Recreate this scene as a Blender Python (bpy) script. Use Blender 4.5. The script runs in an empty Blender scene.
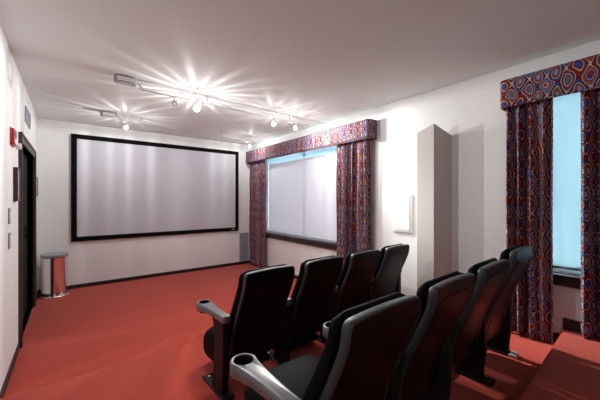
import bpy, bmesh, math, random
from mathutils import Vector, Matrix
random.seed(7)
S = bpy.context.scene
COL = S.collection
PI = math.pi

# ------------------------------------------------------------------ room measures
XL, XR, YF, YB, H = -0.396, 3.26, 6.024, -2.3, 2.679
Z1, Z2, Z3 = 0.108, 0.223, 0.356
EYE, YAW, FPX = 1.429, 0.66008, 295.9
WT = 0.16
W1 = (2.78, 5.50, 0.74, 2.40)      # window 1 opening: y0 y1 z0 z1
W2 = (-0.15, 0.86, 0.80, 2.40)
D1 = (4.00, 5.30, 2.00)            # doorway y0 y1 top

# ------------------------------------------------------------------ helpers
def tag(o, label=None, cat=None, group=None, kind=None):
    if label: o['label'] = label
    if cat: o['category'] = cat
    if group: o['group'] = group
    if kind: o['kind'] = kind
    return o

def empty(name, loc=(0, 0, 0), rz=0.0):
    o = bpy.data.objects.new(name, None); COL.objects.link(o)
    o.location = loc; o.rotation_euler = (0, 0, rz); o.empty_display_size = 0.1
    return o

def obj(name, bm, m, parent=None, smooth=True, bevel=0.0, seg=2, angle=35):
    me = bpy.data.meshes.new(name)
    bmesh.ops.recalc_face_normals(bm, faces=bm.faces)
    bm.to_mesh(me); bm.free()
    o = bpy.data.objects.new(name, me); COL.objects.link(o)
    for mm in (m if isinstance(m, (list, tuple)) else [m]): me.materials.append(mm)
    if parent: o.parent = parent
    if smooth:
        for p in me.polygons: p.use_smooth = True
        me.set_sharp_from_angle(angle=math.radians(angle))
    if bevel:
        b = o.modifiers.new('bevel', 'BEVEL'); b.width = bevel; b.segments = seg; b.limit_method = 'ANGLE'
    return o

def bx(bm, x0, x1, y0, y1, z0, z1, mi=0):
    v = [bm.verts.new((x, y, z)) for x in (x0, x1) for y in (y0, y1) for z in (z0, z1)]
    for f in ((0, 1, 3, 2), (4, 6, 7, 5), (0, 4, 5, 1), (2, 3, 7, 6), (0, 2, 6, 4), (1, 5, 7, 3)):
        bm.faces.new([v[i] for i in f]).material_index = mi
    return v

def box(name, b, m, parent=None, bevel=0.0, **k):
    bm = bmesh.new(); bx(bm, *b); return obj(name, bm, m, parent, bevel=bevel, **k)

def loft(bm, rings, cap=True, closed=True, mi=0):
    vs = [[bm.verts.new(p) for p in r] for r in rings]
    n = len(rings[0])
    for a, b in zip(vs, vs[1:]):
        for i in range(n if closed else n - 1):
            j = (i + 1) % n
            bm.faces.new((a[i], a[j], b[j], b[i])).material_index = mi
    if cap:
        bm.faces.new(list(reversed(vs[0]))).material_index = mi
        bm.faces.new(vs[-1]).material_index = mi
    return vs

def lathe(bm, prof, cx=0, cy=0, n=32, mi=0, cap=True):
    loft(bm, [[(cx + r * math.cos(2 * PI * i / n), cy + r * math.sin(2 * PI * i / n), z) for i in range(n)] for r, z in prof], cap=cap, mi=mi)

def tube(bm, pts, r, n=10, mi=0, cap=True):
    pts = [Vector(p) for p in pts]; rings = []
    up = Vector((0, 0, 1))
    for i, p in enumerate(pts):
        t = (pts[min(i + 1, len(pts) - 1)] - pts[max(i - 1, 0)]).normalized()
        u = t.cross(up)
        if u.length < 1e-3: u = Vector((1, 0, 0))
        u.normalize(); w = u.cross(t)
        rings.append([p + (u * math.cos(2 * PI * k / n) + w * math.sin(2 * PI * k / n)) * r for k in range(n)])
    loft(bm, rings, cap=cap, mi=mi)

def copy_tree(o, parent=None):
    c = o.copy(); COL.objects.link(c)
    if parent: c.parent = parent
    for ch in list(o.children): copy_tree(ch, c)
    return c

def srgb(r, g, b):
    return tuple((v / 255 / 12.92) if v / 255 <= 0.04045 else ((v / 255 + 0.055) / 1.055) ** 2.4 for v in (r, g, b)) + (1,)

# ------------------------------------------------------------------ materials
def mat(name, col, rough=0.5, metal=0.0, bump=0.0, bscale=200.0, var=0.0, vscale=8.0, spec=0.5, coat=0.0, sheen=0.0):
    m = bpy.data.materials.new(name); m.use_nodes = True
    nt = m.node_tree; N, L = nt.nodes, nt.links
    p = N['Principled BSDF']
    p.inputs['Base Color'].default_value = col; p.inputs['Roughness'].default_value = rough
    p.inputs['Metallic'].default_value = metal; p.inputs['Specular IOR Level'].default_value = spec
    p.inputs['Coat Weight'].default_value = coat; p.inputs['Sheen Weight'].default_value = sheen
    tc = N.new('ShaderNodeTexCoord')
    if var:
        n = N.new('ShaderNodeTexNoise'); n.inputs['Scale'].default_value = vscale; n.inputs['Detail'].default_value = 5
        L.new(tc.outputs['Object'], n.inputs['Vector'])
        r = N.new('ShaderNodeMapRange'); r.inputs[1].default_value = 0.3; r.inputs[2].default_value = 0.7
        r.inputs[3].default_value = 1 - var; r.inputs[4].default_value = 1 + var
        L.new(n.outputs['Fac'], r.inputs[0])
        mx = N.new('ShaderNodeVectorMath'); mx.operation = 'SCALE'; mx.inputs[0].default_value = col[:3]
        L.new(r.outputs[0], mx.inputs['Scale']); L.new(mx.outputs[0], p.inputs['Base Color'])
    if bump:
        n = N.new('ShaderNodeTexNoise'); n.inputs['Scale'].default_value = bscale; n.inputs['Detail'].default_value = 4
        L.new(tc.outputs['Object'], n.inputs['Vector'])
        b = N.new('ShaderNodeBump'); b.inputs['Strength'].default_value = bump; b.inputs['Distance'].default_value = 0.004
        L.new(n.outputs['Fac'], b.inputs['Height']); L.new(b.outputs[0], p.inputs['Normal'])
    return m

M = {}
M['wall'] = mat('painted_wall', (0.79, 0.82, 0.82, 1), 0.7, bump=0.06, bscale=120, var=0.012, vscale=3)
M['ceiling'] = mat('ceiling_paint', (0.77, 0.82, 0.82, 1), 0.8, bump=0.06, bscale=90, var=0.012, vscale=2)
M['carpet'] = mat('red_carpet', (0.43, 0.036, 0.015, 1), 0.95, bump=0.7, bscale=420, var=0.10, vscale=26, spec=0.15, sheen=0.25)
M['base'] = mat('dark_baseboard', (0.012, 0.008, 0.008, 1), 0.45)
M['blackwood'] = mat('dark_wood', (0.022, 0.009, 0.010, 1), 0.35, var=0.3, vscale=30)
M['casing'] = mat('door_casing', (0.035, 0.020, 0.018, 1), 0.4, var=0.2, vscale=20)
M['doorshade'] = mat('doorway_shade_black', (0.003, 0.002, 0.002, 1), 0.6, spec=0.15)  # near black, painted as the darkness inside the doorway
M['velvet'] = mat('black_velvet', (0.004, 0.004, 0.004, 1), 0.9, spec=0.1)
M['screen'] = mat('screen_fabric', (0.53, 0.545, 0.60, 1), 0.75, bump=0.03, bscale=400)
M['shell'] = mat('black_seat_plastic', (0.004, 0.004, 0.005, 1), 0.36, bump=0.1, bscale=500, spec=0.22)
M['rim'] = mat('grey_rim_plastic', (0.026, 0.037, 0.043, 1), 0.42, bump=0.08, bscale=500)
M['seatfab'] = mat('black_upholstery', (0.003, 0.0045, 0.007, 1), 0.6, bump=0.3, bscale=350, var=0.15, vscale=40, spec=0.07)
M['arm'] = mat('grey_armrest', (0.145, 0.16, 0.17, 1), 0.28, coat=0.3)
M['cup'] = mat('black_cup_insert', (0.01, 0.01, 0.011, 1), 0.4)
M['stand'] = mat('black_metal_stand', (0.008, 0.008, 0.009, 1), 0.5, spec=0.25)
M['plate'] = mat('foot_plate_metal', (0.55, 0.60, 0.61, 1), 0.4, metal=0.3)
M['chrome'] = mat('polished_steel', (0.86, 0.84, 0.82, 1), 0.13, metal=1.0, var=0.02)
M['satin'] = mat('satin_nickel', (0.62, 0.62, 0.62, 1), 0.3, metal=0.8)
M['whitebox'] = mat('white_enamel', (0.8, 0.8, 0.8, 1), 0.35)
M['greyplas'] = mat('grey_plastic', (0.30, 0.33, 0.35, 1), 0.5)
M['grille'] = mat('blue_grey_grille', (0.36, 0.42, 0.46, 1), 0.5, metal=0.2)
M['red'] = mat('fire_alarm_red', (0.50, 0.012, 0.02, 1), 0.35)
M['frame'] = mat('dark_red_wood_frame', (0.045, 0.010, 0.010, 1), 0.35)
M['picture'] = mat('picture_print', (0.42, 0.42, 0.40, 1), 0.3, var=0.35, vscale=9)
M['pillar'] = mat('taupe_paint', (0.60, 0.585, 0.56, 1), 0.7, bump=0.05, bscale=120)
M['panel'] = mat('panel_white', (0.74, 0.78, 0.80, 1), 0.4)
M['lining'] = mat('curtain_lining', (0.62, 0.58, 0.50, 1), 0.85)

def fabric():
    m = bpy.data.materials.new('ogee_print_fabric'); m.use_nodes = True
    nt = m.node_tree; N, L = nt.nodes, nt.links; p = N['Principled BSDF']
    p.inputs['Roughness'].default_value = 0.8; p.inputs['Specular IOR Level'].default_value = 0.2
    uv = N.new('ShaderNodeUVMap'); uv.uv_map = 'UVMap'
    sp = N.new('ShaderNodeSeparateXYZ'); L.new(uv.outputs[0], sp.inputs[0])
    def mth(op, a, b=None, c=None):
        n = N.new('ShaderNodeMath'); n.operation = op
        for i, v in enumerate((a, b, c)):
            if v is None: continue
            if isinstance(v, (int, float)): n.inputs[i].default_value = v
            else: L.new(v, n.inputs[i])
        return n.outputs[0]
    PU, PV = 0.125, 0.175
    nz = N.new('ShaderNodeTexNoise'); nz.inputs['Scale'].default_value = 7.0; nz.inputs['Detail'].default_value = 1; L.new(uv.outputs[0], nz.inputs['Vector'])
    sn = N.new('ShaderNodeSeparateColor'); L.new(nz.outputs['Color'], sn.inputs[0])
    u = mth('MULTIPLY_ADD', mth('SUBTRACT', sn.outputs[0], 0.5), 0.5, mth('DIVIDE', sp.outputs[0], PU)); v = mth('MULTIPLY_ADD', mth('SUBTRACT', sn.outputs[1], 0.5), 0.4, mth('DIVIDE', sp.outputs[1], PV))
    cu = mth('COSINE', mth('MULTIPLY', u, 2 * PI)); cv = mth('COSINE', mth('MULTIPLY', v, 2 * PI))
    f = mth('ADD', mth('MULTIPLY', cu, 0.55), mth('MULTIPLY', cv, 0.45))     # 1 at ogee centres, -1 at the half-shifted ones
    # ids of both lattices
    def wn(du, seed):
        c = N.new('ShaderNodeCombineXYZ')
        L.new(mth('FLOOR', mth('ADD', u, du)), c.inputs[0]); L.new(mth('FLOOR', mth('ADD', v, du)), c.inputs[1]); c.inputs[2].default_value = seed
        w = N.new('ShaderNodeTexWhiteNoise'); w.noise_dimensions = '3D'; L.new(c.outputs[0], w.inputs['Vector']); return w.outputs['Value']
    def ramp(fac, stops):
        r = N.new('ShaderNodeValToRGB'); r.color_ramp.interpolation = 'CONSTANT'
        e = r.color_ramp.elements
        e[0].position = stops[0][0]; e[0].color = stops[0][1]; e[1].position = stops[1][0]; e[1].color = stops[1][1]
        for q, c in stops[2:]:
            k = e.new(q); k.color = c
        L.new(fac, r.inputs[0]); return r.outputs[0]
    def mix(fac, a, b):
        n = N.new('ShaderNodeMix'); n.data_type = 'RGBA'; L.new(fac, n.inputs[0]); L.new(a, n.inputs[6]); L.new(b, n.inputs[7]); return n.outputs[2]
    dk = (0.018, 0.006, 0.016, 1); burg = (0.16, 0.010, 0.018, 1); red = (0.44, 0.025, 0.018, 1); org = (0.60, 0.17, 0.025, 1)
    crm = (0.72, 0.62, 0.45, 1); blu = (0.045, 0.10, 0.42, 1); sky = (0.26, 0.45, 0.70, 1); grn = (0.20, 0.22, 0.08, 1); pur = (0.10, 0.02, 0.11, 1)
    A = ramp(f, [(0, dk), (0.05, crm), (0.17, burg), (0.28, blu), (0.40, sky), (0.52, dk), (0.62, org), (0.80, crm), (0.90, red)])
    A2 = ramp(f, [(0, dk), (0.05, crm), (0.17, pur), (0.26, red), (0.42, dk), (0.54, crm), (0.68, blu), (0.84, grn)])
    A3 = ramp(f, [(0, dk), (0.05, crm), (0.17, burg), (0.28, org), (0.44, burg), (0.58, sky), (0.72, pur), (0.86, red)])
    g = mth('MULTIPLY', f, -1)
    B = ramp(g, [(0, burg), (0.12, red), (0.26, dk), (0.38, org), (0.54, crm), (0.66, burg), (0.82, blu)])
    B2 = ramp(g, [(0, burg), (0.12, blu), (0.26, dk), (0.38, crm), (0.50, grn), (0.66, red), (0.86, sky)])
    w1, w2 = wn(0.5, 1.0), wn(0.0, 5.0)
    CA = mix(mth('GREATER_THAN', w1, 0.4), A, A2); CA = mix(mth('GREATER_THAN', w1, 0.7), CA, A3)
    CB = mix(mth('GREATER_THAN', w2, 0.5), B, B2)
    c = mix(mth('GREATER_THAN', g, 0.0), CA, CB)
    dk2 = N.new('ShaderNodeVectorMath'); dk2.operation = 'MULTIPLY'; dk2.inputs[1].default_value = (0.56, 0.55, 0.66); L.new(c, dk2.inputs[0]); L.new(dk2.outputs[0], p.inputs['Base Color'])
    n = N.new('ShaderNodeTexNoise'); n.inputs['Scale'].default_value = 500
    tc = N.new('ShaderNodeTexCoord'); L.new(tc.outputs['Object'], n.inputs['Vector'])
    b = N.new('ShaderNodeBump'); b.inputs['Strength'].default_value = 0.15; b.inputs['Distance'].default_value = 0.002
    L.new(n.outputs['Fac'], b.inputs['Height']); L.new(b.outputs[0], p.inputs['Normal'])
    return m
M['fabric'] = fabric()

def shade_mat(name, col, tcol, tr):
    m = bpy.data.materials.new(name); m.use_nodes = True
    nt = m.node_tree; N, L = nt.nodes, nt.links; N.remove(N['Principled BSDF'])
    d = N.new('ShaderNodeBsdfDiffuse'); d.inputs[0].default_value = col
    t = N.new('ShaderNodeBsdfTranslucent'); t.inputs[0].default_value = tcol
    tc = N.new('ShaderNodeTexCoord'); n = N.new('ShaderNodeTexNoise'); n.inputs['Scale'].default_value = 14; n.inputs['Detail'].default_value = 6
    L.new(tc.outputs['Object'], n.inputs['Vector'])
    r = N.new('ShaderNodeMapRange'); r.inputs[1].default_value = 0.3; r.inputs[2].default_value = 0.7; r.inputs[3].default_value = tr * 0.93; r.inputs[4].default_value = tr * 1.07
    L.new(n.outputs['Fac'], r.inputs[0])
    x = N.new('ShaderNodeMixShader'); L.new(r.outputs[0], x.inputs[0]); L.new(d.outputs[0], x.inputs[1]); L.new(t.outputs[0], x.inputs[2])
    L.new(x.outputs[0], N['Material Output'].inputs['Surface'])
    return m
M['shade1'] = shade_mat('white_shade_cloth', (0.70, 0.68, 0.70, 1), (0.78, 0.80, 0.84, 1), 0.3)
M['shade2'] = shade_mat('pale_blue_shade_cloth', (0.60, 0.72, 0.76, 1), (0.72, 0.86, 0.88, 1), 0.5)

def glass():
    m = bpy.data.materials.new('window_glass'); m.use_nodes = True
    nt = m.node_tree; N, L = nt.nodes, nt.links; N.remove(N['Principled BSDF'])
    t = N.new('ShaderNodeBsdfTransparent'); t.inputs[0].default_value = (0.93, 0.96, 0.97, 1)
    g = N.new('ShaderNodeBsdfGlossy'); g.inputs['Roughness'].default_value = 0.02
    fr = N.new('ShaderNodeFresnel'); fr.inputs[0].default_value = 1.45
    x = N.new('ShaderNodeMixShader'); L.new(fr.outputs[0], x.inputs[0]); L.new(t.outputs[0], x.inputs[1]); L.new(g.outputs[0], x.inputs[2])
    L.new(x.outputs[0], N['Material Output'].inputs['Surface']); return m
M['glass'] = glass()

def emit(name, col, s):
    m = bpy.data.materials.new(name); m.use_nodes = True
    p = m.node_tree.nodes['Principled BSDF']; p.inputs['Emission Color'].default_value = col; p.inputs['Emission Strength'].default_value = s
    return m
def bulb_mat():
    m = bpy.data.materials.new('lit_clear_bulb'); m.use_nodes = True
    nt = m.node_tree; N, L = nt.nodes, nt.links; N.remove(N['Principled BSDF'])
    t = N.new('ShaderNodeBsdfTransparent'); e = N.new('ShaderNodeEmission'); e.inputs[0].default_value = (1, 0.97, 0.93, 1); e.inputs[1].default_value = 9
    a = N.new('ShaderNodeAddShader'); L.new(t.outputs[0], a.inputs[0]); L.new(e.outputs[0], a.inputs[1]); L.new(a.outputs[0], N['Material Output'].inputs['Surface'])
    return m
M['bulb'] = bulb_mat()

# ------------------------------------------------------------------ room shell
def rect_wall(name, x0, x1, y0, y1, z0, z1, holes, m):
    """box wall in the YZ plane with rectangular openings (y0,y1,z0,z1)"""
    ys = sorted({y0, y1, *[h[0] for h in holes], *[h[1] for h in holes]})
    zs = sorted({z0, z1, *[h[2] for h in holes], *[h[3] for h in holes]})
    def solid(i, j):
        if i < 0 or j < 0 or i >= len(ys) - 1 or j >= len(zs) - 1: return False
        cy, cz = (ys[i] + ys[i + 1]) / 2, (zs[j] + zs[j + 1]) / 2
        return not any(h[0] < cy < h[1] and h[2] < cz < h[3] for h in holes)
    bm = bmesh.new()
    def q(*p): bm.faces.new([bm.verts.new(c) for c in p])
    for i in range(len(ys) - 1):
        for j in range(len(zs) - 1):
            if not solid(i, j): continue
            a, b, c, d = ys[i], ys[i + 1], zs[j], zs[j + 1]
            q((x0, a, c), (x0, b, c), (x0, b, d), (x0, a, d)); q((x1, a, c), (x1, a, d), (x1, b, d), (x1, b, c))
            if not solid(i - 1, j): q((x0, a, c), (x0, a, d), (x1, a, d), (x1, a, c))
            if not solid(i + 1, j): q((x0, b, c), (x1, b, c), (x1, b, d), (x0, b, d))
            if not solid(i, j - 1): q((x0, a, c), (x1, a, c), (x1, b, c), (x0, b, c))
            if not solid(i, j + 1): q((x0, a, d), (x0, b, d), (x1, b, d), (x1, a, d))
    bmesh.ops.remove_doubles(bm, verts=bm.verts, dist=1e-5)
    return tag(obj(name, bm, m, smooth=False), kind='structure')

rect_wall('wall_right', XR, XR + WT, YB, YF + WT, -0.1, H + 0.1, [W1, W2], M['wall'])
rect_wall('wall_left', XL - WT, XL, YB, YF + WT, -0.1, H + 0.1, [(D1[0], D1[1], 0.0, D1[2])], M['wall'])
tag(box('wall_far', (XL, XR, YF, YF + WT, -0.1, H + 0.1), M['wall'], smooth=False), kind='structure')
tag(box('wall_back', (XL, XR, YB - WT, YB, -0.1, H + 0.1), M['wall'], smooth=False), kind='structure')
tag(box('ceiling', (XL - WT, XR + WT, YB - WT, YF + WT, H, H + 0.12), M['ceiling'], smooth=False), kind='structure')
tag(box('floor', (XL - WT, XR + WT, YB - WT, YF + WT, -0.12, 0), M['carpet'], smooth=False), kind='structure')

def tier(edge, z, zb):
    """raised carpeted tier, its front nosing along edge (x, y points)"""
    bm = bmesh.new(); r = 0.026
    rings = []
    for x, y in edge:
        ring = [(x, YB, zb), (x, y - 0.004, zb), (x, y - 0.004, z - 0.04)]
        for k in range(5):
            a = k / 4 * PI / 2
            ring.append((x, y - r + r * math.cos(a), z - r + r * math.sin(a)))
        ring.append((x, YB, z)); rings.append(ring)
    loft(bm, rings)
    return tag(obj('floor', bm, M['carpet'], angle=50), kind='structure')
def edge_y3(x): return 0.461 + 0.045 * x
def edge_y2(x): return 1.600 + 0.035 * (x - 0.8)
def edge_y1(x): return 2.80
for fn, z, zb in ((edge_y1, Z1, -0.01), (edge_y2, Z2, Z1 - 0.05), (edge_y3, Z3, Z2 - 0.05)):
    tier([(x, fn(x)) for x in (XL - 0.001, 0.8, 2.0, XR + 0.001)], z, zb)

# baseboards
BH, BT = 0.06, 0.014
tag(box('baseboard_far', (XL, XR, YF - BT, YF, 0, BH), M['base'], bevel=0.003), kind='structure')
bm = bmesh.new()
bx(bm, XL, XL + BT, D1[1] + 0.09, YF - BT, 0, BH); bx(bm, XL, XL + BT, 2.80, D1[0] - 0.10, 0, BH)
bx(bm, XL, XL + BT, 1.6, 2.80, Z1, Z1 + BH); bx(bm, XL, XL + BT, 0.5, 1.56, Z2, Z2 + BH); bx(bm, XL, XL + BT, YB, 0.44, Z3, Z3 + BH)
tag(obj('baseboard_left', bm, M['base']), kind='structure')
bm = bmesh.new()
bx(bm, XR - BT, XR, 2.80, YF - BT, 0, BH); bx(bm, XR - BT, XR, 1.70, 2.80, Z1, Z1 + 0.08)
bx(bm, XR - BT, XR, 0.61, 1.50, Z2, Z2 + 0.08); bx(bm, XR - BT, XR, YB, 0.605, Z3, Z3 + 0.09)
tag(obj('baseboard_right', bm, M['base']), kind='structure')

# windows: dark frame set in the opening, glass pane, dark sill board
def window(n, W, sill_z):
    y0, y1, z0, z1 = W
    bm = bmesh.new(); xa, xb = XR + 0.095, XR + 0.15; t = 0.05
    bx(bm, xa, xb, y0, y0 + t, z0, z1); bx(bm, xa, xb, y1 - t, y1, z0, z1)
    bx(bm, xa, xb, y0 + t, y1 - t, z0, z0 + t); bx(bm, xa, xb, y0 + t, y1 - t, z1 - t, z1)
    if y1 - y0 > 2: bx(bm, xa, xb, (y0 + y1) / 2 - 0.025, (y0 + y1) / 2 + 0.025, z0 + t, z1 - t)
    w = tag(obj('window_%d' % n, bm, M['whitebox'], bevel=0.003), kind='structure')
    box('pane', (xa + 0.02, xa + 0.026, y0 + t, y1 - t, z0 + t, z1 - t), M['glass'], w, smooth=False)
    s = box('window_sill', (XR - 0.035, XR + 0.094, y0 - 0.05, y1 + 0.05, sill_z[0], sill_z[1]), M['blackwood'], w, bevel=0.006)
    s['label'] = 'dark wood sill board'
    return w
window(1, W1, (0.655, 0.745))
window(2, W2, (0.715, 0.805))

# doorway on the left
def doorway():
    y0, y1, zt = D1; c = 0.09; p = 0.022
    bm = bmesh.new()
    bx(bm, XL - WT, XL + p, y0 - c, y0, 0, zt + c); bx(bm, XL - WT, XL + p, y1, y1 + c, 0, zt + c); bx(bm, XL - WT, XL + p, y0, y1, zt, zt + c)
    # raised outer bead of the casing
    bx(bm, XL + p, XL + p + 0.008, y0 - c, y0 - c + 0.022, 0, zt + c); bx(bm, XL + p, XL + p + 0.008, y1 + c - 0.022, y1 + c, 0, zt + c)
    bx(bm, XL + p, XL + p + 0.008, y0 - c, y1 + c, zt + c - 0.022, zt + c)
    d = tag(obj('door_1', bm, M['casing']), kind='structure')
    for a, b in ((y0 + 0.005, (y0 + y1) / 2 - 0.002), ((y0 + y1) / 2 + 0.002, y1 - 0.005)):
        s = bmesh.new(); bx(s, XL - 0.09, XL - 0.05, a, b, 0.005, zt - 0.005)
        for q0, q1 in ((0.15, 0.85), (1.0, 1.85)):
            bx(s, XL - 0.05, XL - 0.044, a + 0.1, b - 0.1, q0, q1)
        obj('doorway_shade_leaf', s, M['doorshade'], d, bevel=0.003)  # dark leaves added in place of the unlit space beyond the opening
    h = bmesh.new(); tube(h, [(XL - 0.01, (y0 + y1) / 2 + 0.07, 0.98), (XL - 0.01, (y0 + y1) / 2 + 0.07, 1.12)], 0.009)
    tube(h, [(XL - 0.05, (y0 + y1) / 2 + 0.07, 1.0), (XL - 0.01, (y0 + y1) / 2 + 0.07, 1.0)], 0.007); tube(h, [(XL - 0.05, (y0 + y1) / 2 + 0.07, 1.1), (XL - 0.01, (y0 + y1) / 2 + 0.07, 1.1)], 0.007)
    obj('door_handle', h, M['stand'], d)
    k = bmesh.new(); bx(k, XL - 0.048, XL - 0.01, y0 + 0.10, y0 + 0.32, zt - 0.10, zt - 0.05)
    obj('door_closer', k, M['satin'], d, bevel=0.006)
doorway()

# projecting pillar with a sloped top, on the right wall
def pillar():
    c = (3.08, 1.625, 2.255); l = (3.08, 1.825, 2.183); r = (XR, 1.52, 2.13); b = (XR, 1.825, 2.10)
    bm = bmesh.new()
    top = [bm.verts.new(p) for p in (c, l, b, r)]; bot = [bm.verts.new((p[0], p[1], Z1 - 0.0)) for p in (c, l, b, r)]
    bm.faces.new((top[0], top[1], top[3])); bm.faces.new((top[1], top[2], top[3])); bm.faces.new(bot)
    for i in range(4):
        j = (i + 1) % 4; bm.faces.new((top[i], bot[i], bot[j], top[j]))
    tag(obj('pillar', bm, M['pillar'], smooth=False, bevel=0.004), kind='structure')
pillar()

# ------------------------------------------------------------------ window dressing
def grid_uv(bm, P, uvs, mi=0):
    """P[i][j] points, uvs[i][j]"""
    lay = bm.loops.layers.uv.get('UVMap') or bm.loops.layers.uv.new('UVMap')
    V = [[bm.verts.new(p) for p in row] for row in P]
    for i in range(len(P) - 1):
        for j in range(len(P[0]) - 1):
            f = bm.faces.new((V[i][j], V[i + 1][j], V[i + 1][j + 1], V[i][j + 1])); f.material_index = mi
            for lp, (a, b) in zip(f.loops, ((i, j), (i + 1, j), (i + 1, j + 1), (i, j + 1))): lp[lay].uv = uvs[a][b]
    return V

def curtain(label, ya, yb, z0, z1, folds, amp, xb, seed, splay=0.0, ret=None):
    """pleated drape hanging from z1 to z0, from y=ya to y=yb; ret: which end returns to the wall with its lining"""
    rnd = random.Random(seed); n = folds * 14; nz = 26
    ph = [rnd.uniform(-0.5, 0.5) for _ in range(folds + 2)]
    P = []; uv = []; s = 0; last = None
    for i in range(n + 1):
        t = i / n; k = t * folds
        a = amp * (0.8 + 0.35 * math.sin(k * 1.7 + seed))
        w = math.sin(2 * PI * k + 0.6 * ph[int(k)]) ; w = math.copysign(abs(w) ** 0.75, w)
        row = []; uvr = []
        y = ya + (yb - ya) * t + 0.012 * math.sin(4 * PI * k)
        x = xb + a * w
        if last: s += math.hypot(x - last[0], y - last[1])
        last = (x, y)
        for j in range(nz + 1):
            q = j / nz; z = z0 + (z1 - z0) * q
            fl = 1 + 0.25 * (1 - q) * math.sin(k * 2.3 + seed)
            top = 0.55 + 0.45 * min(1, (1 - q) * 5)
            xx = xb + a * w * fl * top + 0.006 * math.sin(q * 9 + k * 3)
            yy = y + splay * (1 - q) ** 2 * (0.5 - t) * 2
            row.append((min(xx, XR - 0.02), yy, z)); uvr.append((s, z))
        P.append(row); uv.append(uvr)
    bm = bmesh.new(); grid_uv(bm, P, uv)
    o = obj('curtain', bm, [M['fabric'], M['lining']], angle=80)
    so = o.modifiers.new('thick', 'SOLIDIFY'); so.thickness = 0.004; so.offset = 0; so.material_offset = 0
    tag(o, label, 'curtain', 'long printed curtains')
    if ret is not None:
        bm = bmesh.new(); pts = []
        for i in range(9):
            q = i / 8; pts.append((xb + 0.01 + (XR - 0.012 - xb) * q, ret + 0.012 * math.sin(q * 9), 0))
        loft(bm, [[(p[0], p[1], z) for p in pts] for z in (z0 + 0.01, (z0 + z1) / 2, z1)], cap=False, closed=False)
        l = obj('curtain_lining', bm, M['lining'], o, angle=80); l['label'] = 'cream lining on the side return'
        sm = l.modifiers.new('thick', 'SOLIDIFY'); sm.thickness = 0.003
    return o
XC = 3.175
curtain('printed curtain with circles at the far end of the wide window, beside the screen', 5.28, 5.90, 0.005, 2.30, 5, 0.042, XC, 1)
curtain('printed curtain with circles at the near end of the wide window, beside the pillar', 2.56, 3.19, 0.005 + Z1, 2.30, 6, 0.042, XC, 2)
curtain('printed curtain on the left side of the narrow pale blue window', 0.655, 0.99, Z2 + 0.012, 2.30, 4, 0.046, XC, 3, splay=0.0)
curtain('printed curtain on the right side of the narrow pale blue window', -0.25, 0.485, Z3 + 0.006, 2.30, 7, 0.046, XC, 4)

def valance(label, y0, y1, z0, z1, dep):
    xf = XR - dep; r = 0.045
    path = [(XR - 0.001, y1)]
    for k in range(7):
        a = k / 6 * PI / 2; path.append((xf + r - r * math.sin(a), y1 - r + r * math.cos(a)))
    n = 30
    for i in range(1, n): path.append((xf, y1 - r + (y0 - y1 + 2 * r) * i / n))
    for k in range(7):
        a = k / 6 * PI / 2; path.append((xf + r - r * math.cos(a), y0 + r - r * math.sin(a)))
    path.append((XR - 0.001, y0))
    s = 0; P = []; uv = []; last = None
    for x, y in path:
        if last: s += math.hypot(x - last[0], y - last[1])
        last = (x, y)
        P.append([(x, y, z0 + (z1 - z0) * j / 6) for j in range(7)]); uv.append([(s + 0.03, z0 + (z1 - z0) * j / 6 + 0.07) for j in range(7)])
    bm = bmesh.new(); grid_uv(bm, P, uv)
    o = obj('valance', bm, M['fabric'], angle=60)
    so = o.modifiers.new('thick', 'SOLIDIFY'); so.thickness = 0.012; so.offset = 1
    # padded cord along the lower edge, printed like the rest
    bm = bmesh.new(); lay = bm.loops.layers.uv.new('UVMap'); s = 0; last = None; P = []; uv = []
    for x, y in path:
        if last: s += math.hypot(x - last[0], y - last[1])
        last = (x, y)
        P.append([(x - 0.011 * math.cos(2 * PI * k / 8), y, z0 + 0.011 * math.sin(2 * PI * k / 8)) for k in range(9)])
        uv.append([(s, z0 + 0.01 * k) for k in range(9)])
    grid_uv(bm, P, uv); obj('valance_cord', bm, M['fabric'], o, angle=80)
    bm = bmesh.new(); bx(bm, xf + 0.012, XR - 0.001, y0 + 0.012, y1 - 0.012, z1 - 0.025, z1 - 0.012)
    obj('top_board', bm, M['whitebox'], o)
    tag(o, label, 'valance', 'printed box valances')
    return o
valance('long printed box valance over the wide window', 2.525, 5.985, 2.255, 2.505, 0.15)
valance('printed box valance over the narrow pale blue window', -0.42, 1.015, 2.275, 2.515, 0.15)

def roller(label, y0, y1, z0, z1, x, m, cat='window shade', head=0.0):
    e = empty('roller_shade', (x, (y0 + y1) / 2, z0))
    def L(a): return (a[0] - x, a[1] - x, a[2] - (y0 + y1) / 2, a[3] - (y0 + y1) / 2, a[4] - z0, a[5] - z0)
    box('shade_cloth', L((x - 0.0008, x + 0.0008, y0, y1, z0 + 0.02, z1)), m, e, smooth=False)
    if head: box('daylight_gap_band', L((x - 0.0008, x + 0.0008, y0, y1 + 0.07, z1, z1 + head)), M['shade2'], e, smooth=False)['label'] = 'added pale blue band imitating the daylight gap above the shade'; z1 += head  # band added to imitate the strip of daylight above the cloth
    box('bottom_bar', L((x - 0.006, x + 0.006, y0, y1, z0, z0 + 0.022)), M['greyplas'], e, bevel=0.002)
    bm = bmesh.new(); tube(bm, [(0.022, y0 - (y0 + y1) / 2, z1 - z0 + 0.022), (0.022, y1 - (y0 + y1) / 2, z1 - z0 + 0.022)], 0.02, 16); obj('roller_tube', bm, M['satin'], e)
    tag(e, label, cat, 'roller shades in the windows'); return e
roller('wide white roller shade pulled down in the wide window', 2.84, 5.30, 0.762, 2.175, XR + 0.045, M['shade1'], head=0.16)
roller('narrow pale blue backlit roller shade in the narrow window', -0.11, 0.82, 0.845, 2.34, XR + 0.045, M['shade2'])

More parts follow.
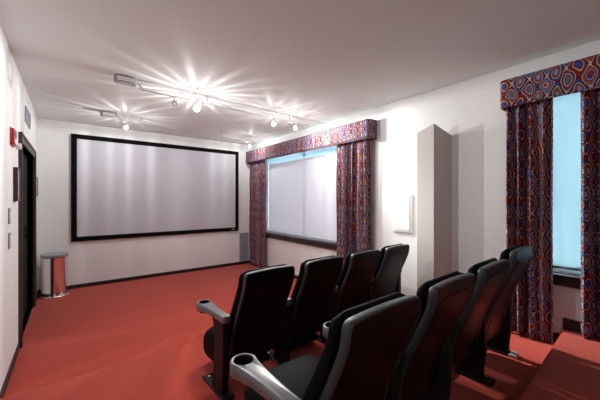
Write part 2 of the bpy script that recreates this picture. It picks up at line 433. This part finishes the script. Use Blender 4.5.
# ------------------------------------------------------------------ projection screen
def screen():
    x0, x1, z0, z1 = 0.009, 2.932, 0.761, 2.498; t = 0.075; y = YF
    e = empty('projection_screen', ((x0 + x1) / 2, y, z0)); cx = (x0 + x1) / 2
    bm = bmesh.new()
    o = [(x0, z0), (x1, z0), (x1, z1), (x0, z1)]; i = [(x0 + t, z0 + t), (x1 - t, z0 + t), (x1 - t, z1 - t), (x0 + t, z1 - t)]
    def ring(pts, yy): return [bm.verts.new((p[0] - cx, yy - y, p[1] - z0)) for p in pts]
    A, B, C, D = ring(o, y - 0.002), ring(o, y - 0.04), ring(i, y - 0.046), ring(i, y - 0.025)
    for P, Q in ((A, B), (B, C), (C, D)):
        for k in range(4):
            j = (k + 1) % 4; bm.faces.new((P[k], P[j], Q[j], Q[k]))
    obj('screen_frame', bm, M['velvet'], e, smooth=False)
    box('screen_fabric', (x0 + t - 0.02 - cx, x1 - t + 0.02 - cx, -0.032, -0.028, t - 0.02, z1 - z0 - t + 0.02), M['screen'], e, smooth=False)
    bm = bmesh.new()
    for k, w in ((0, 0.012), (0.018, 0.008), (0.03, 0.012), (0.047, 0.009), (0.06, 0.012)):
        bx(bm, x1 - 0.17 + k - cx, x1 - 0.17 + k + w - cx, -0.0485, -0.044, 0.028, 0.046)
    obj('frame_badge', bm, M['satin'], e)
    tag(e, 'large projection screen with wide black velvet frame on the far wall', 'projection screen')
screen()

# wall grille to the right of the screen
def grille(name, label, cat, plane, a0, a1, z0, z1, n):
    bm = bmesh.new(); fb = bmesh.new(); t = 0.018
    def B(b, u0, u1, w0, w1, d0, d1):
        if plane == 'far': bx(b, u0, u1, YF - d1, YF - d0, w0, w1)
        else: bx(b, XL + d0, XL + d1, u0, u1, w0, w1)
    B(fb, a0, a1, z0, z0 + t, 0.001, 0.014); B(fb, a0, a1, z1 - t, z1, 0.001, 0.014); B(fb, a0, a0 + t, z0 + t, z1 - t, 0.001, 0.014); B(fb, a1 - t, a1, z0 + t, z1 - t, 0.001, 0.014)
    B(fb, a0 + t, a1 - t, z0 + t, z1 - t, 0.001, 0.003)
    for k in range(n):
        w = z0 + t + (z1 - z0 - 2 * t) * (k + 0.5) / n; h = (z1 - z0 - 2 * t) / n * 0.36
        B(bm, a0 + t, a1 - t, w - h, w + h, 0.003, 0.010)
    o = obj(name, fb, M['grille'], smooth=False); obj('slats', bm, M['grille'], o, smooth=False)
    tag(o, label, cat)
grille('air_grille', 'blue-grey slatted air grille low on the far wall, right of the screen', 'grille', 'far', 2.97, 3.19, 0.075, 0.70, 26)
grille('ceiling_vent', 'small grey slatted vent high on the left wall above the door', 'vent', 'left', 4.42, 4.88, 2.30, 2.47, 7)

# small things on the left wall
def left_frame(label, y0, y1, z0, z1, d):
    bm = bmesh.new(); t = 0.022
    bx(bm, 0, d, y0, y0 + t, z0, z1); bx(bm, 0, d, y1 - t, y1, z0, z1); bx(bm, 0, d, y0 + t, y1 - t, z0, z0 + t); bx(bm, 0, d, y0 + t, y1 - t, z1 - t, z1)
    o = obj('picture_frame', bm, M['frame'], bevel=0.003); o.location = (XL + 0.001, 0, 0)
    box('picture', (0.001, d - 0.006, y0 + t, y1 - t, z0 + t, z1 - t), M['picture'], o, smooth=False)
    tag(o, label, 'picture frame', 'small framed pictures beside the door')
left_frame('small dark red framed picture on the near side of the door', 3.585, 3.76, 1.42, 1.72, 0.03)
left_frame('small dark red framed picture between the door and the screen corner', 5.56, 5.84, 1.49, 1.76, 0.018)

bm = bmesh.new(); bx(bm, 0, 0.008, -0.085, 0.085, -0.075, 0.075); bx(bm, 0.008, 0.026, -0.075, 0.075, -0.068, 0.068)
o = obj('fire_alarm', bm, M['red'], bevel=0.005); o.location = (XL + 0.0005, 3.485, 1.962)
bm = bmesh.new(); bx(bm, 0.026, 0.032, -0.05, 0.05, -0.058, -0.018); obj('strobe_lens', bm, M['whitebox'], o, bevel=0.004)
bm = bmesh.new(); bx(bm, 0.026, 0.029, -0.055, 0.055, 0.008, 0.05); obj('horn_grid', bm, M['frame'], o, bevel=0.002)
tag(o, 'red fire alarm box with strobe, high on the left wall beside the door', 'fire alarm')
bm = bmesh.new(); tube(bm, [(0, 0, 0), (0.035, 0, 0)], 0.028, 16); o = obj('door_sensor', bm, M['whitebox'], bevel=0.003)
o.location = (XL + 0.0005, 3.78, 1.93); tag(o, 'small white round sensor between the fire alarm and the door', 'sensor')

def plate(label, y, z):
    bm = bmesh.new(); bx(bm, 0, 0.007, -0.045, 0.045, -0.065, 0.065); o = obj('light_switch', bm, M['grille'], bevel=0.002)
    o.location = (XL + 0.001, y, z)
    for s in (-0.021, 0.021):
        bm = bmesh.new(); bx(bm, 0.007, 0.011, s - 0.013, s + 0.013, -0.035, 0.035); obj('switch_rocker', bm, M['whitebox'], o, bevel=0.002)
    tag(o, label, 'light switch', 'switch plates beside the door')
plate('upper of two grey switch plates on the left wall beside the door', 3.36, 1.30)
plate('lower of two grey switch plates on the left wall beside the door', 3.36, 1.10)

# white recessed-look panel on the right wall
bm = bmesh.new(); bx(bm, XR - 0.022, XR - 0.001, 1.985, 2.255, 1.03, 1.505)
o = obj('wall_panel', bm, M['panel'], bevel=0.008, seg=3)
box('panel_door', (XR - 0.028, XR - 0.021, 2.01, 2.23, 1.055, 1.48), M['whitebox'], o, bevel=0.003)
tag(o, 'white rectangular access panel on the right wall, left of the pillar', 'access panel')

# ------------------------------------------------------------------ polished steel bin in the far left corner
def steel_drum():
    e = empty('steel_pedestal_bin', (-0.185, 5.79, 0))
    bm = bmesh.new(); lathe(bm, [(0.165, 0.014), (0.162, 0.03), (0.158, 0.045), (0.158, 0.56), (0.160, 0.575), (0.150, 0.578), (0.14, 0.575)], n=64)
    obj('body', bm, M['chrome'], e, angle=30)
    bm = bmesh.new(); lathe(bm, [(0.178, 0.0), (0.182, 0.006), (0.178, 0.014), (0.168, 0.018), (0.15, 0.018)], n=64); obj('base_ring', bm, M['chrome'], e, angle=60)
    bm = bmesh.new(); lathe(bm, [(0.13, 0.575), (0.160, 0.580), (0.166, 0.588), (0.166, 0.615), (0.16, 0.622), (0.05, 0.626)], n=48); obj('lid', bm, M['greyplas'], e, angle=40)
    tag(e, 'polished steel round bin with grey lid in the far left corner', 'bin')
steel_drum()

# ------------------------------------------------------------------ theatre chairs
SP = 0.5315
def prof(z):
    """forward offset of the shell's rear face at height z above the tier"""
    pts = [(0.16, 0.215), (0.24, 0.190), (0.35, 0.165), (0.47, 0.135), (0.63, 0.062), (0.745, 0.014), (0.79, 0.004), (0.842, 0.0)]
    if z <= pts[0][0]: return pts[0][1]
    if z >= pts[-1][0]: return pts[-1][1]
    n = len(pts)
    for i in range(n - 1):
        (a, fa), (b, fb) = pts[i], pts[i + 1]
        if a <= z <= b:
            ma = (fb - pts[i - 1][1]) / (b - pts[i - 1][0]) if i > 0 else (fb - fa) / (b - a)
            mb = (pts[i + 2][1] - fa) / (pts[i + 2][0] - a) if i + 2 < n else (fb - fa) / (b - a)
            t = (z - a) / (b - a); h = b - a
            return (2*t**3 - 3*t*t + 1) * fa + (t**3 - 2*t*t + t) * h * ma + (-2*t**3 + 3*t*t) * fb + (t**3 - t*t) * h * mb

def outline(hw_top, hw_bot, z0, z1, r, m=26):
    """inverted-U outline from lower left over the top to lower right: list of (x, z, nx, nz) with inward normals"""
    out = []
    for i in range(m):
        t = i / (m - 1); z = z0 + (z1 - r - z0) * t
        hw = hw_bot + (hw_top - hw_bot) * min(1, ((z - z0) / (z1 - z0)) ** 0.8)
        out.append((-hw, z, 1, 0))
    hw = hw_top
    for k in range(1, 7):
        a = k / 7 * PI / 2; out.append((-hw + r - r * math.cos(a), z1 - r + r * math.sin(a), math.cos(a), -math.sin(a)))
    for i in range(9):
        t = i / 8; x = -hw + r + 2 * (hw - r) * t
        out.append((x, z1 + 0.006 * math.sin(PI * t), 0, -1))
    return out + [(-x, z, -nx, nz) for x, z, nx, nz in reversed(out[:-9])]

def padded(bm, hw, z0, z1, y_of, thick, bulge, rnd, lean=0.0):
    """soft slab following the seat profile: lofted rounded sections"""
    rings = []; n = 28; K = 40
    for i in range(n + 1):
        t = i / n; z = z0 + (z1 - z0) * t
        e = min(t, 1 - t) * (z1 - z0)
        rr = min(1.0, e / rnd); s = math.sqrt(max(0.0, 1 - (1 - rr) ** 2)) if rr < 1 else 1.0
        w = hw * (1.06 - 0.06 * t) - (1 - s) * rnd * 1.0
        th = thick * (0.25 + 0.75 * s) + bulge * math.sin(PI * min(1, t * 1.15)) * s
        yc = y_of(z) + thick / 2
        ring = []
        for k in range(K):
            a = 2 * PI * k / K; c, d = math.cos(a), math.sin(a); pw = 0.34
            ring.append((math.copysign(abs(c) ** pw, c) * w, yc + math.copysign(abs(d) ** 0.6, d) * th / 2, z))
        rings.append(ring)
    loft(bm, rings)

def arm_stand(parent, x, group_side, cup=True):
    """pillar, foot plate, armrest with cup ring, at lateral position x; y forward"""
    bm = bmesh.new(); w = 0.024
    rings = []
    for z, a, b in ((0.012, 0.16, 0.335), (0.06, 0.165, 0.325), (0.20, 0.15, 0.30), (0.36, 0.15, 0.29), (0.47, 0.15, 0.31), (0.505, 0.148, 0.34)):
        rings.append([(x - w, a, z), (x + w, a, z), (x + w, b, z), (x - w, b, z)])
    loft(bm, rings); obj('arm_stand', bm, M['stand'], parent, bevel=0.006)
    bm = bmesh.new(); bx(bm, x - 0.038, x + 0.038, 0.155, 0.47, 0.0, 0.016)
    f = obj('foot_plate', bm, M['stand'] , parent, bevel=0.006)
    for yy in (0.20, 0.43):
        bm = bmesh.new(); lathe(bm, [(0.009, 0.016), (0.009, 0.021), (0.004, 0.024)], x, yy, 10); obj('foot_bolt', bm, M['satin'], f)
    f2 = bmesh.new(); bx(f2, x - 0.040, x + 0.040, 0.105, 0.155, 0.0, 0.024); ec = obj('end_cap', f2, M['plate'] if x > 0 else M['stand'], f, bevel=0.004)
    if x > 0: ec['label'] = 'pale metal end cap'
    # armrest: spoon-shaped outline around a cup hole
    cyl, R, r = 0.520, 0.056, 0.040
    half = []
    for k in range(13):                                   # front half circle and a bit more
        a = PI / 2 - k / 12 * math.radians(118); half.append((R * math.cos(a), cyl + R * math.sin(a)))
    xe, ye = half[-1]
    for k in range(1, 12):
        t = k / 11; yy = ye + (0.152 - ye) * t; q = 1 - (1 - t) ** 2.2
        half.append((xe + (0.029 - xe) * q, yy))
    half += [(0.027, 0.142), (0.020, 0.137), (0.0, 0.136)]
    ol = half + [(-a, b) for a, b in reversed(half[1:-1])]
    n = len(ol)
    def inset(d):
        out = []
        for k in range(n):
            (ax, ay), (bx_, by) = ol[k - 1], ol[(k + 1) % n]
            tx, ty = bx_ - ax, by - ay; L_ = math.hypot(tx, ty) or 1
            out.append((ol[k][0] - (-ty / L_) * -d * -1, ol[k][1] - (tx / L_) * -d * -1))
        return out
    def hole(q):
        out = []
        for px, py in ol:
            a = math.atan2(py - cyl, px); out.append((q * math.cos(a), cyl + q * math.sin(a)))
        return out
    def zb(y, d): return 0.498 - 0.012 * max(0, min(1, (y - 0.40) / 0.1)) + d
    sg = 1 if inset(0.01)[0][1] < ol[0][1] else -1
    bm = bmesh.new(); rings = []
    rings.append([(x + p[0], p[1], 0.5435) for p in hole(r)])
    rings.append([(x + p[0], p[1], 0.546) for p in hole(r + 0.002)])
    for d, z in ((0.007, 0.547), (0.003, 0.5455), (0.0, 0.540)): rings.append([(x + p[0], p[1], z) for p in inset(d * sg)])
    for d, dz_ in ((0.0, 0.012), (0.004, 0.004), (0.010, 0.0)): rings.append([(x + p[0], p[1], zb(p[1], dz_)) for p in inset(d * sg)])
    loft(bm, rings, cap=False)
    rings2 = [(x + p[0], p[1], zb(p[1], 0.0)) for p in inset(0.010 * sg)]
    bm.faces.new([bm.verts.new(p) for p in rings2])
    bmesh.ops.remove_doubles(bm, verts=bm.verts, dist=1e-5)
    a0 = obj('armrest', bm, M['arm'], parent, angle=50)
    bm = bmesh.new(); n2 = 40
    loft(bm, [[(x + q * math.cos(2*PI*i/n2), cyl + q * math.sin(2*PI*i/n2), z) for i in range(n2)] for q, z in ((r, 0.5440), (r - 0.0015, 0.53), (r - 0.003, 0.478), (r - 0.006, 0.470), (0.0005, 0.470))], cap=False)
    obj('cup_holder', bm, M['cup'], a0, angle=50)

def make_chair(folded):
    e = empty('theatre_chair')
    hw = 0.205
    # rear shell: thin moulded panel
    bm = bmesh.new(); ol = outline(hw - 0.006, hw - 0.03, 0.17, 0.840, 0.028)
    rows = {}
    n = 24; P = []
    zs = [0.17 + (0.840 - 0.17) * i / 40 for i in range(41)]
    def half(z):
        z1, r, z0 = 0.840, 0.028, 0.17
        w = (hw + 0.002) - (0.008) * min(1, ((z - z0) / (z1 - z0)) ** 0.8) + 0.0
        if z > z1 - r:
            d = z - (z1 - r); w = w - r + math.sqrt(max(0, r * r - d * d))
        return w
    for yo in (0.0, 0.026):
        g = []
        for z in zs + ([0.8415] if False else []):
            w = half(z)
            g.append([(-w + 2 * w * k / n, prof(z) + yo, z) for k in range(n + 1)])
        P.append(g)
    VA = [[bm.verts.new(p) for p in r] for r in P[0]]; VB = [[bm.verts.new(p) for p in r] for r in P[1]]
    for V in (VA, VB):
        for i in range(len(V) - 1):
            for k in range(n): bm.faces.new((V[i][k], V[i][k + 1], V[i + 1][k + 1], V[i + 1][k]))
    m_ = len(VA)
    for i in range(m_ - 1):
        bm.faces.new((VA[i][0], VA[i + 1][0], VB[i + 1][0], VB[i][0])); bm.faces.new((VA[i][n], VB[i][n], VB[i + 1][n], VA[i + 1][n]))
    for k in range(n):
        bm.faces.new((VA[0][k], VB[0][k], VB[0][k + 1], VA[0][k + 1])); bm.faces.new((VA[-1][k], VA[-1][k + 1], VB[-1][k + 1], VB[-1][k]))
    sh = obj('back_shell', bm, M['shell'], e, angle=40)
    # raised inner panel line on the shell
    bm = bmesh.new(); path = outline(hw - 0.045, hw - 0.062, 0.24, 0.785, 0.03)
    rings = []
    for x, z, nx, nz in path:
        y = prof(z)
        rings.append([(x, y + 0.002, z), (x + nx * 0.002, y - 0.0025, z + nz * 0.002), (x + nx * 0.006, y - 0.0025, z + nz * 0.006), (x + nx * 0.008, y + 0.002, z + nz * 0.008)])
    loft(bm, rings); obj('panel_bead', bm, M['shell'], sh, angle=60)
    # grey rim around sides and top
    bm = bmesh.new(); path = outline(hw, hw + 0.008, 0.17, 0.846, 0.034); rings = []
    for x, z, nx, nz in path:
        y = prof(z)
        sec = [(0.010, -0.001), (0.004, -0.004), (0.0, 0.001), (-0.001, 0.008), (-0.001, 0.026), (0.003, 0.034), (0.010, 0.034)]
        rings.append([(x + nx * q, y + d, z + nz * q) for q, d in sec])
    loft(bm, rings); r = obj('shell_rim', bm, M['rim'], sh, angle=50); r['label'] = 'grey satin rim around the black shell'
    # upholstered back
    bm = bmesh.new(); padded(bm, hw + 0.006, 0.28, 0.850, lambda z: prof(z) + 0.036, 0.060, 0.035, 0.05)
    obj('back_cushion', bm, M['seatfab'], e, angle=60)
    # seat
    bm = bmesh.new(); K = 40; rings = []; n = 22; hs = 0.218
    for i in range(n + 1):
        t = i / n; s = math.sin(math.acos(max(-1, min(1, 2 * t - 1)))) ** (0.45 if folded else 0.26)
        L_ = 0.40
        w = hs * (0.90 + 0.10 * s); th = (0.155 if folded else 0.26) * max(s, 0.12)
        yy = t * L_
        ring = []
        for k in range(K):
            a = 2 * PI * k / K; c, d = math.cos(a), math.sin(a)
            xx = math.copysign(abs(c) ** 0.35, c) * w
            zz = math.copysign(abs(d) ** 0.6, d) * th / 2
            if d > 0: zz *= 1 + 0.22 * (1 - (xx / w) ** 2)
            if d < 0: zz *= 0.55 + 0.6 * t
            ring.append((xx, yy, zz))
        rings.append(ring)
    loft(bm, rings)
    piv = Vector((0, 0.235, 0.30)); ang = math.radians(5 if folded else 1)
    R = Matrix.Rotation(ang, 4, 'X')
    bmesh.ops.transform(bm, matrix=Matrix.Translation(piv) @ R, verts=bm.verts)
    if not folded: bmesh.ops.transform(bm, matrix=Matrix.Translation((0, 0.05, -0.145)), verts=bm.verts)
    st = obj('seat_cushion', bm, M['seatfab'], e, angle=60)
    bm = bmesh.new(); bx(bm, -0.18, 0.18, 0.03, 0.36, -0.100, -0.062)
    bmesh.ops.transform(bm, matrix=Matrix.Translation(piv + Vector((0, 0, 0 if folded else -0.15))) @ R, verts=bm.verts)
    obj('seat_pan', bm, M['shell'], st, bevel=0.02, seg=3)
    # cross bar that carries the seat
    bm = bmesh.new(); tube(bm, [(-SP / 2 + 0.02, 0.225, 0.19), (SP / 2 - 0.02, 0.225, 0.19)], 0.02, 12); obj('cross_bar', bm, M['stand'], e)
    arm_stand(e, -SP / 2, -1)
    return e

def row(x0, y0, ang, z, labels, folded, group, first):
    for i, lab in enumerate(labels):
        e = first if i == 0 else copy_tree(first)
        d = (i + 0.5) * SP
        e.location = (x0 + d * math.cos(ang), y0 + d * math.sin(ang), z); e.rotation_euler = (0, 0, ang)
        tag(e, lab, 'theatre chair', group)
    return e
c1 = make_chair(False)
end1 = row(0.829, 1.713, 0.0411, Z1, [
    'black theatre chair in the front row, leftmost, with its whole left armrest in view',
    'black theatre chair in the front row, second from the left',
    'black theatre chair in the front row, second from the right',
    'black theatre chair in the front row, rightmost, nearest the white wall panel'], False, 'theatre chairs in the front row', c1)
arm_stand(end1, SP / 2, 1)
c2 = make_chair(True)
end2 = row(0.584, 0.5917, 0.0323, Z2, [
    'black theatre chair in the near row, leftmost and largest in view',
    'black theatre chair in the near row, second from the left, before the pillar',
    'black theatre chair in the near row, second from the right',
    'black theatre chair in the near row, rightmost, beside the printed curtain'], True, 'theatre chairs in the near row', c2)
arm_stand(end2, SP / 2, 1)
end2.scale = (1, 1, 1.035)

# ------------------------------------------------------------------ track lighting
RAIL = 2.585
def spot_head(name, label, x, y, z, lit, power, blades=18, seed=0, upf=1.0, rb=0.026, biask=-0.85, beam=None):
    """small hanging head: clip on the rail, stem, socket and bulb"""
    e = empty(name, (x, y, RAIL))
    dz = z - RAIL
    bm = bmesh.new(); tube(bm, [(0, 0, 0.008), (0, 0, dz + 0.05)], 0.003, 8); obj('stem', bm, M['satin'], e)
    bm = bmesh.new(); bx(bm, -0.018, 0.018, -0.009, 0.009, -0.012, 0.008); obj('rail_clip', bm, M['satin'], e, bevel=0.003)
    bm = bmesh.new(); lathe(bm, [(0.006, dz + 0.052), (0.012, dz + 0.048), (0.014, dz + 0.028), (0.010, dz + 0.024)], n=20); obj('socket', bm, M['satin'], e)
    bm = bmesh.new(); bmesh.ops.create_icosphere(bm, subdivisions=3, radius=rb, matrix=Matrix.Translation((0, 0, dz)))
    b = obj('bulb', bm, M['bulb'] if lit else M['glass'], e)
    tag(e, label, 'track light', 'heads on the track lighting')
    if lit:
        l = bpy.data.lights.new('lamp', 'POINT'); l.energy = power; l.shadow_soft_size = 0.007; l.color = (1, 0.965, 0.935)
        l.use_nodes = True; nt = l.node_tree; N, Lk = nt.nodes, nt.links
        em = N['Emission']
        tc = N.new('ShaderNodeTexCoord'); sp = N.new('ShaderNodeSeparateXYZ'); Lk.new(tc.outputs['Normal'], sp.inputs[0])
        def mth(op, a, b=None, c=None):
            n = N.new('ShaderNodeMath'); n.operation = op
            for i, v in enumerate((a, b, c)):
                if v is None: continue
                if isinstance(v, (int, float)): n.inputs[i].default_value = v
                else: Lk.new(v, n.inputs[i])
            return n.outputs[0]
        az = mth('ARCTAN2', sp.outputs[1], sp.outputs[0])
        s1 = mth('SINE', mth('ADD', mth('MULTIPLY', az, float(blades)), seed * 1.3)); s2 = mth('SINE', mth('ADD', mth('MULTIPLY', az, float(blades // 2 + 2)), seed * 2.1))
        st = mth('POWER', mth('MULTIPLY_ADD', s1, 0.5, 0.5), 2.5); st = mth('MULTIPLY', st, mth('MULTIPLY_ADD', s2, 0.45, 0.75))
        up = sp.outputs[2]
        upc = N.new('ShaderNodeMapRange'); upc.interpolation_type = 'SMOOTHSTEP'; Lk.new(up, upc.inputs[0])
        upc.inputs[1].default_value = -0.02; upc.inputs[2].default_value = 0.10; upc.inputs[3].default_value = 0; upc.inputs[4].default_value = 1
        # upward: streaky share, thinned straight up where the ceiling is close
        thin = N.new('ShaderNodeMapRange'); thin.interpolation_type = 'SMOOTHSTEP'; Lk.new(up, thin.inputs[0])
        thin.inputs[1].default_value = 0.06; thin.inputs[2].default_value = 0.75; thin.inputs[3].default_value = 0.75; thin.inputs[4].default_value = 0.03
        sc = N.new('ShaderNodeMapRange'); Lk.new(up, sc.inputs[0]); sc.inputs[1].default_value = 0.10; sc.inputs[2].default_value = 0.36; sc.inputs[3].default_value = 0.08; sc.inputs[4].default_value = 0.8
        upv = mth('MULTIPLY', mth('ADD', mth('MULTIPLY', st, sc.outputs[0]), 0.33), mth('MULTIPLY', thin.outputs[0], upf))
        mx = N.new('ShaderNodeMix'); mx.data_type = 'FLOAT'; Lk.new(upc.outputs[0], mx.inputs[0]); Lk.new(mth('MULTIPLY_ADD', st, 0.55, 0.6), mx.inputs[2]); Lk.new(upv, mx.inputs[3])
        bias = mth('MAXIMUM', mth('MULTIPLY_ADD', sp.outputs[1], biask, 0.68), 0.15)       # emission shaped along the room to balance wall brightness
        Lk.new(mth('MULTIPLY', mth('MULTIPLY_ADD', st, 0.55, 0.6), bias), mx.inputs[2])
        tot = mx.outputs[0]
        if beam:                                                     # beam added to brighten the aisle floor and right wall
            d = (Vector(beam[0]) - Vector((x, y, z))).normalized()
            dt = N.new('ShaderNodeVectorMath'); dt.operation = 'DOT_PRODUCT'; Lk.new(tc.outputs['Normal'], dt.inputs[0]); dt.inputs[1].default_value = d
            tot = mth('ADD', tot, mth('MULTIPLY', mth('POWER', mth('MAXIMUM', dt.outputs['Value'], 0.0), beam[2]), beam[1]))
        Lk.new(tot, em.inputs['Strength'])
        lo = bpy.data.objects.new('lamp', l); COL.objects.link(lo); lo.parent = e; lo.location = (0, 0, dz - 0.0)
        b.visible_shadow = True
    return e

def canopy(name, label, x, y, rz=0.0):
    e = empty(name, (x, y, H), rz); bm = bmesh.new(); K = 32; rings = []
    for z, s in ((-0.001, 0.9), (-0.012, 1.0), (-0.062, 1.0), (-0.072, 0.94)):
        ring = []
        for k in range(K):
            a = 2 * PI * k / K; c, d = math.cos(a), math.sin(a)
            ring.append((math.copysign(abs(c) ** 0.45, c) * 0.10 * s, math.copysign(abs(d) ** 0.6, d) * 0.05 * s, z))
        rings.append(ring)
    loft(bm, rings); obj('housing', bm, M['greyplas'], e, angle=40)
    bm = bmesh.new(); bx(bm, -0.075, 0.075, -0.0525, -0.048, -0.062, -0.018); obj('face_plate', bm, M['whitebox'], e, bevel=0.002)
    bm = bmesh.new(); tube(bm, [(0.10, 0, -0.05), (0.14, 0, -0.06), (0.16, 0, RAIL - H)], 0.006, 8); tube(bm, [(0.13, 0.0, -0.055), (0.13, -0.02, -0.10), (0.17, -0.02, -0.115), (0.19, 0, RAIL - H)], 0.004, 8)
    obj('feed_arm', bm, M['satin'], e)
    tag(e, label, 'light canopy', 'transformer canopies on the ceiling')
RA = [(0.60, 3.46), (1.6, 3.50), (3.05, 3.56)]
RBl = [(0.60, 5.02), (3.0, 5.28)]
def rail(label, pts, hang):
    e = empty('track_rail', (pts[0][0], pts[0][1], RAIL)); o0 = Vector((pts[0][0], pts[0][1], RAIL))
    bm = bmesh.new(); tube(bm, [Vector((x, y, RAIL)) - o0 for x, y in pts], 0.0065, 10); obj('rail', bm, M['satin'], e)
    for hx, hy in hang:
        bm = bmesh.new(); tube(bm, [Vector((hx, hy, H)) - o0, Vector((hx, hy, RAIL - 0.015)) - o0], 0.004, 8)
        lathe(bm, [(0.016, H - 0.001 - RAIL), (0.016, H - 0.01 - RAIL), (0.006, H - 0.016 - RAIL)], hx - o0.x, hy - o0.y, 16)
        obj('rail_support', bm, M['satin'], e)
    tag(e, label, 'track rail', 'metal rails under the ceiling')
def on_rail(pts, x):
    for (a, b), (c, d) in zip(pts, pts[1:]):
        if x <= c or (c, d) == pts[-1]: return b + (d - b) * (x - a) / (c - a)
rail('long metal light rail nearer the seats, with three lit heads', RA, [(1.30, on_rail(RA, 1.30)), (2.55, on_rail(RA, 2.55))])
rail('metal light rail near the screen wall, with two lit heads', RBl, [(0.85, on_rail(RBl, 0.85)), (2.20, on_rail(RBl, 2.20))])
canopy('light_canopy', 'grey box canopy feeding the light rail nearer the seats', 0.44, 3.45)
canopy('light_canopy', 'grey box canopy feeding the light rail near the screen wall', 0.43, 4.99)
P0 = 46
spot_head('track_light', 'brightest lit track light head, leftmost lit one on the nearer rail', 1.17, on_rail(RA, 1.17), 2.505, True, P0 * 1.15, 22, 1, 0.72, 0.036)
spot_head('track_light', 'lit track light head in the middle of the nearer rail', 2.27, on_rail(RA, 2.27), 2.505, True, P0 * 0.7, 20, 2, 0.45, beam=((3.26, 0.9, 1.5), 0.9, 12))
spot_head('track_light', 'lit track light head at the right end of the nearer rail, by the valance', 2.66, on_rail(RA, 2.66), 2.505, True, P0 * 0.85, 18, 3, 0.28, beam=((3.05, 0.6, 0.3), 7.0, 40))
spot_head('track_light', 'lit track light head beside the canopy near the screen wall', 0.65, on_rail(RBl, 0.65), 2.50, True, P0 * 0.5, 20, 4, 0.9, 0.026, 0.25)
spot_head('track_light', 'lit track light head above the right corner of the screen', 2.82, on_rail(RBl, 2.82), 2.50, True, P0 * 0.3, 18, 5, 1.1, 0.026, 0.25)
spot_head('track_light', 'unlit track light head between the canopy and the brightest lamp', 0.92, on_rail(RA, 0.92), 2.51, False, 0)

# ------------------------------------------------------------------ daylight, camera, view
w = bpy.data.worlds.new('sky'); S.world = w; w.use_nodes = True
bgn = w.node_tree.nodes['Background']; bgn.inputs[0].default_value = (0.78, 0.90, 1.0, 1); bgn.inputs[1].default_value = 3.9

cam = bpy.data.cameras.new('camera'); co = bpy.data.objects.new('camera', cam); COL.objects.link(co)
co.location = (0, 0, EYE); co.rotation_euler = (PI / 2, 0, -YAW)
cam.sensor_width = 36; cam.lens = FPX / 600 * 36; cam.clip_start = 0.02
cam.shift_y = 0.0003
S.camera = co
S.view_settings.view_transform = 'Standard'; S.view_settings.look = 'None'; S.view_settings.gamma = 1
S.view_settings.exposure = 1.0
S.view_settings.use_curve_mapping = False
S.cycles.max_bounces = 10; S.cycles.diffuse_bounces = 6
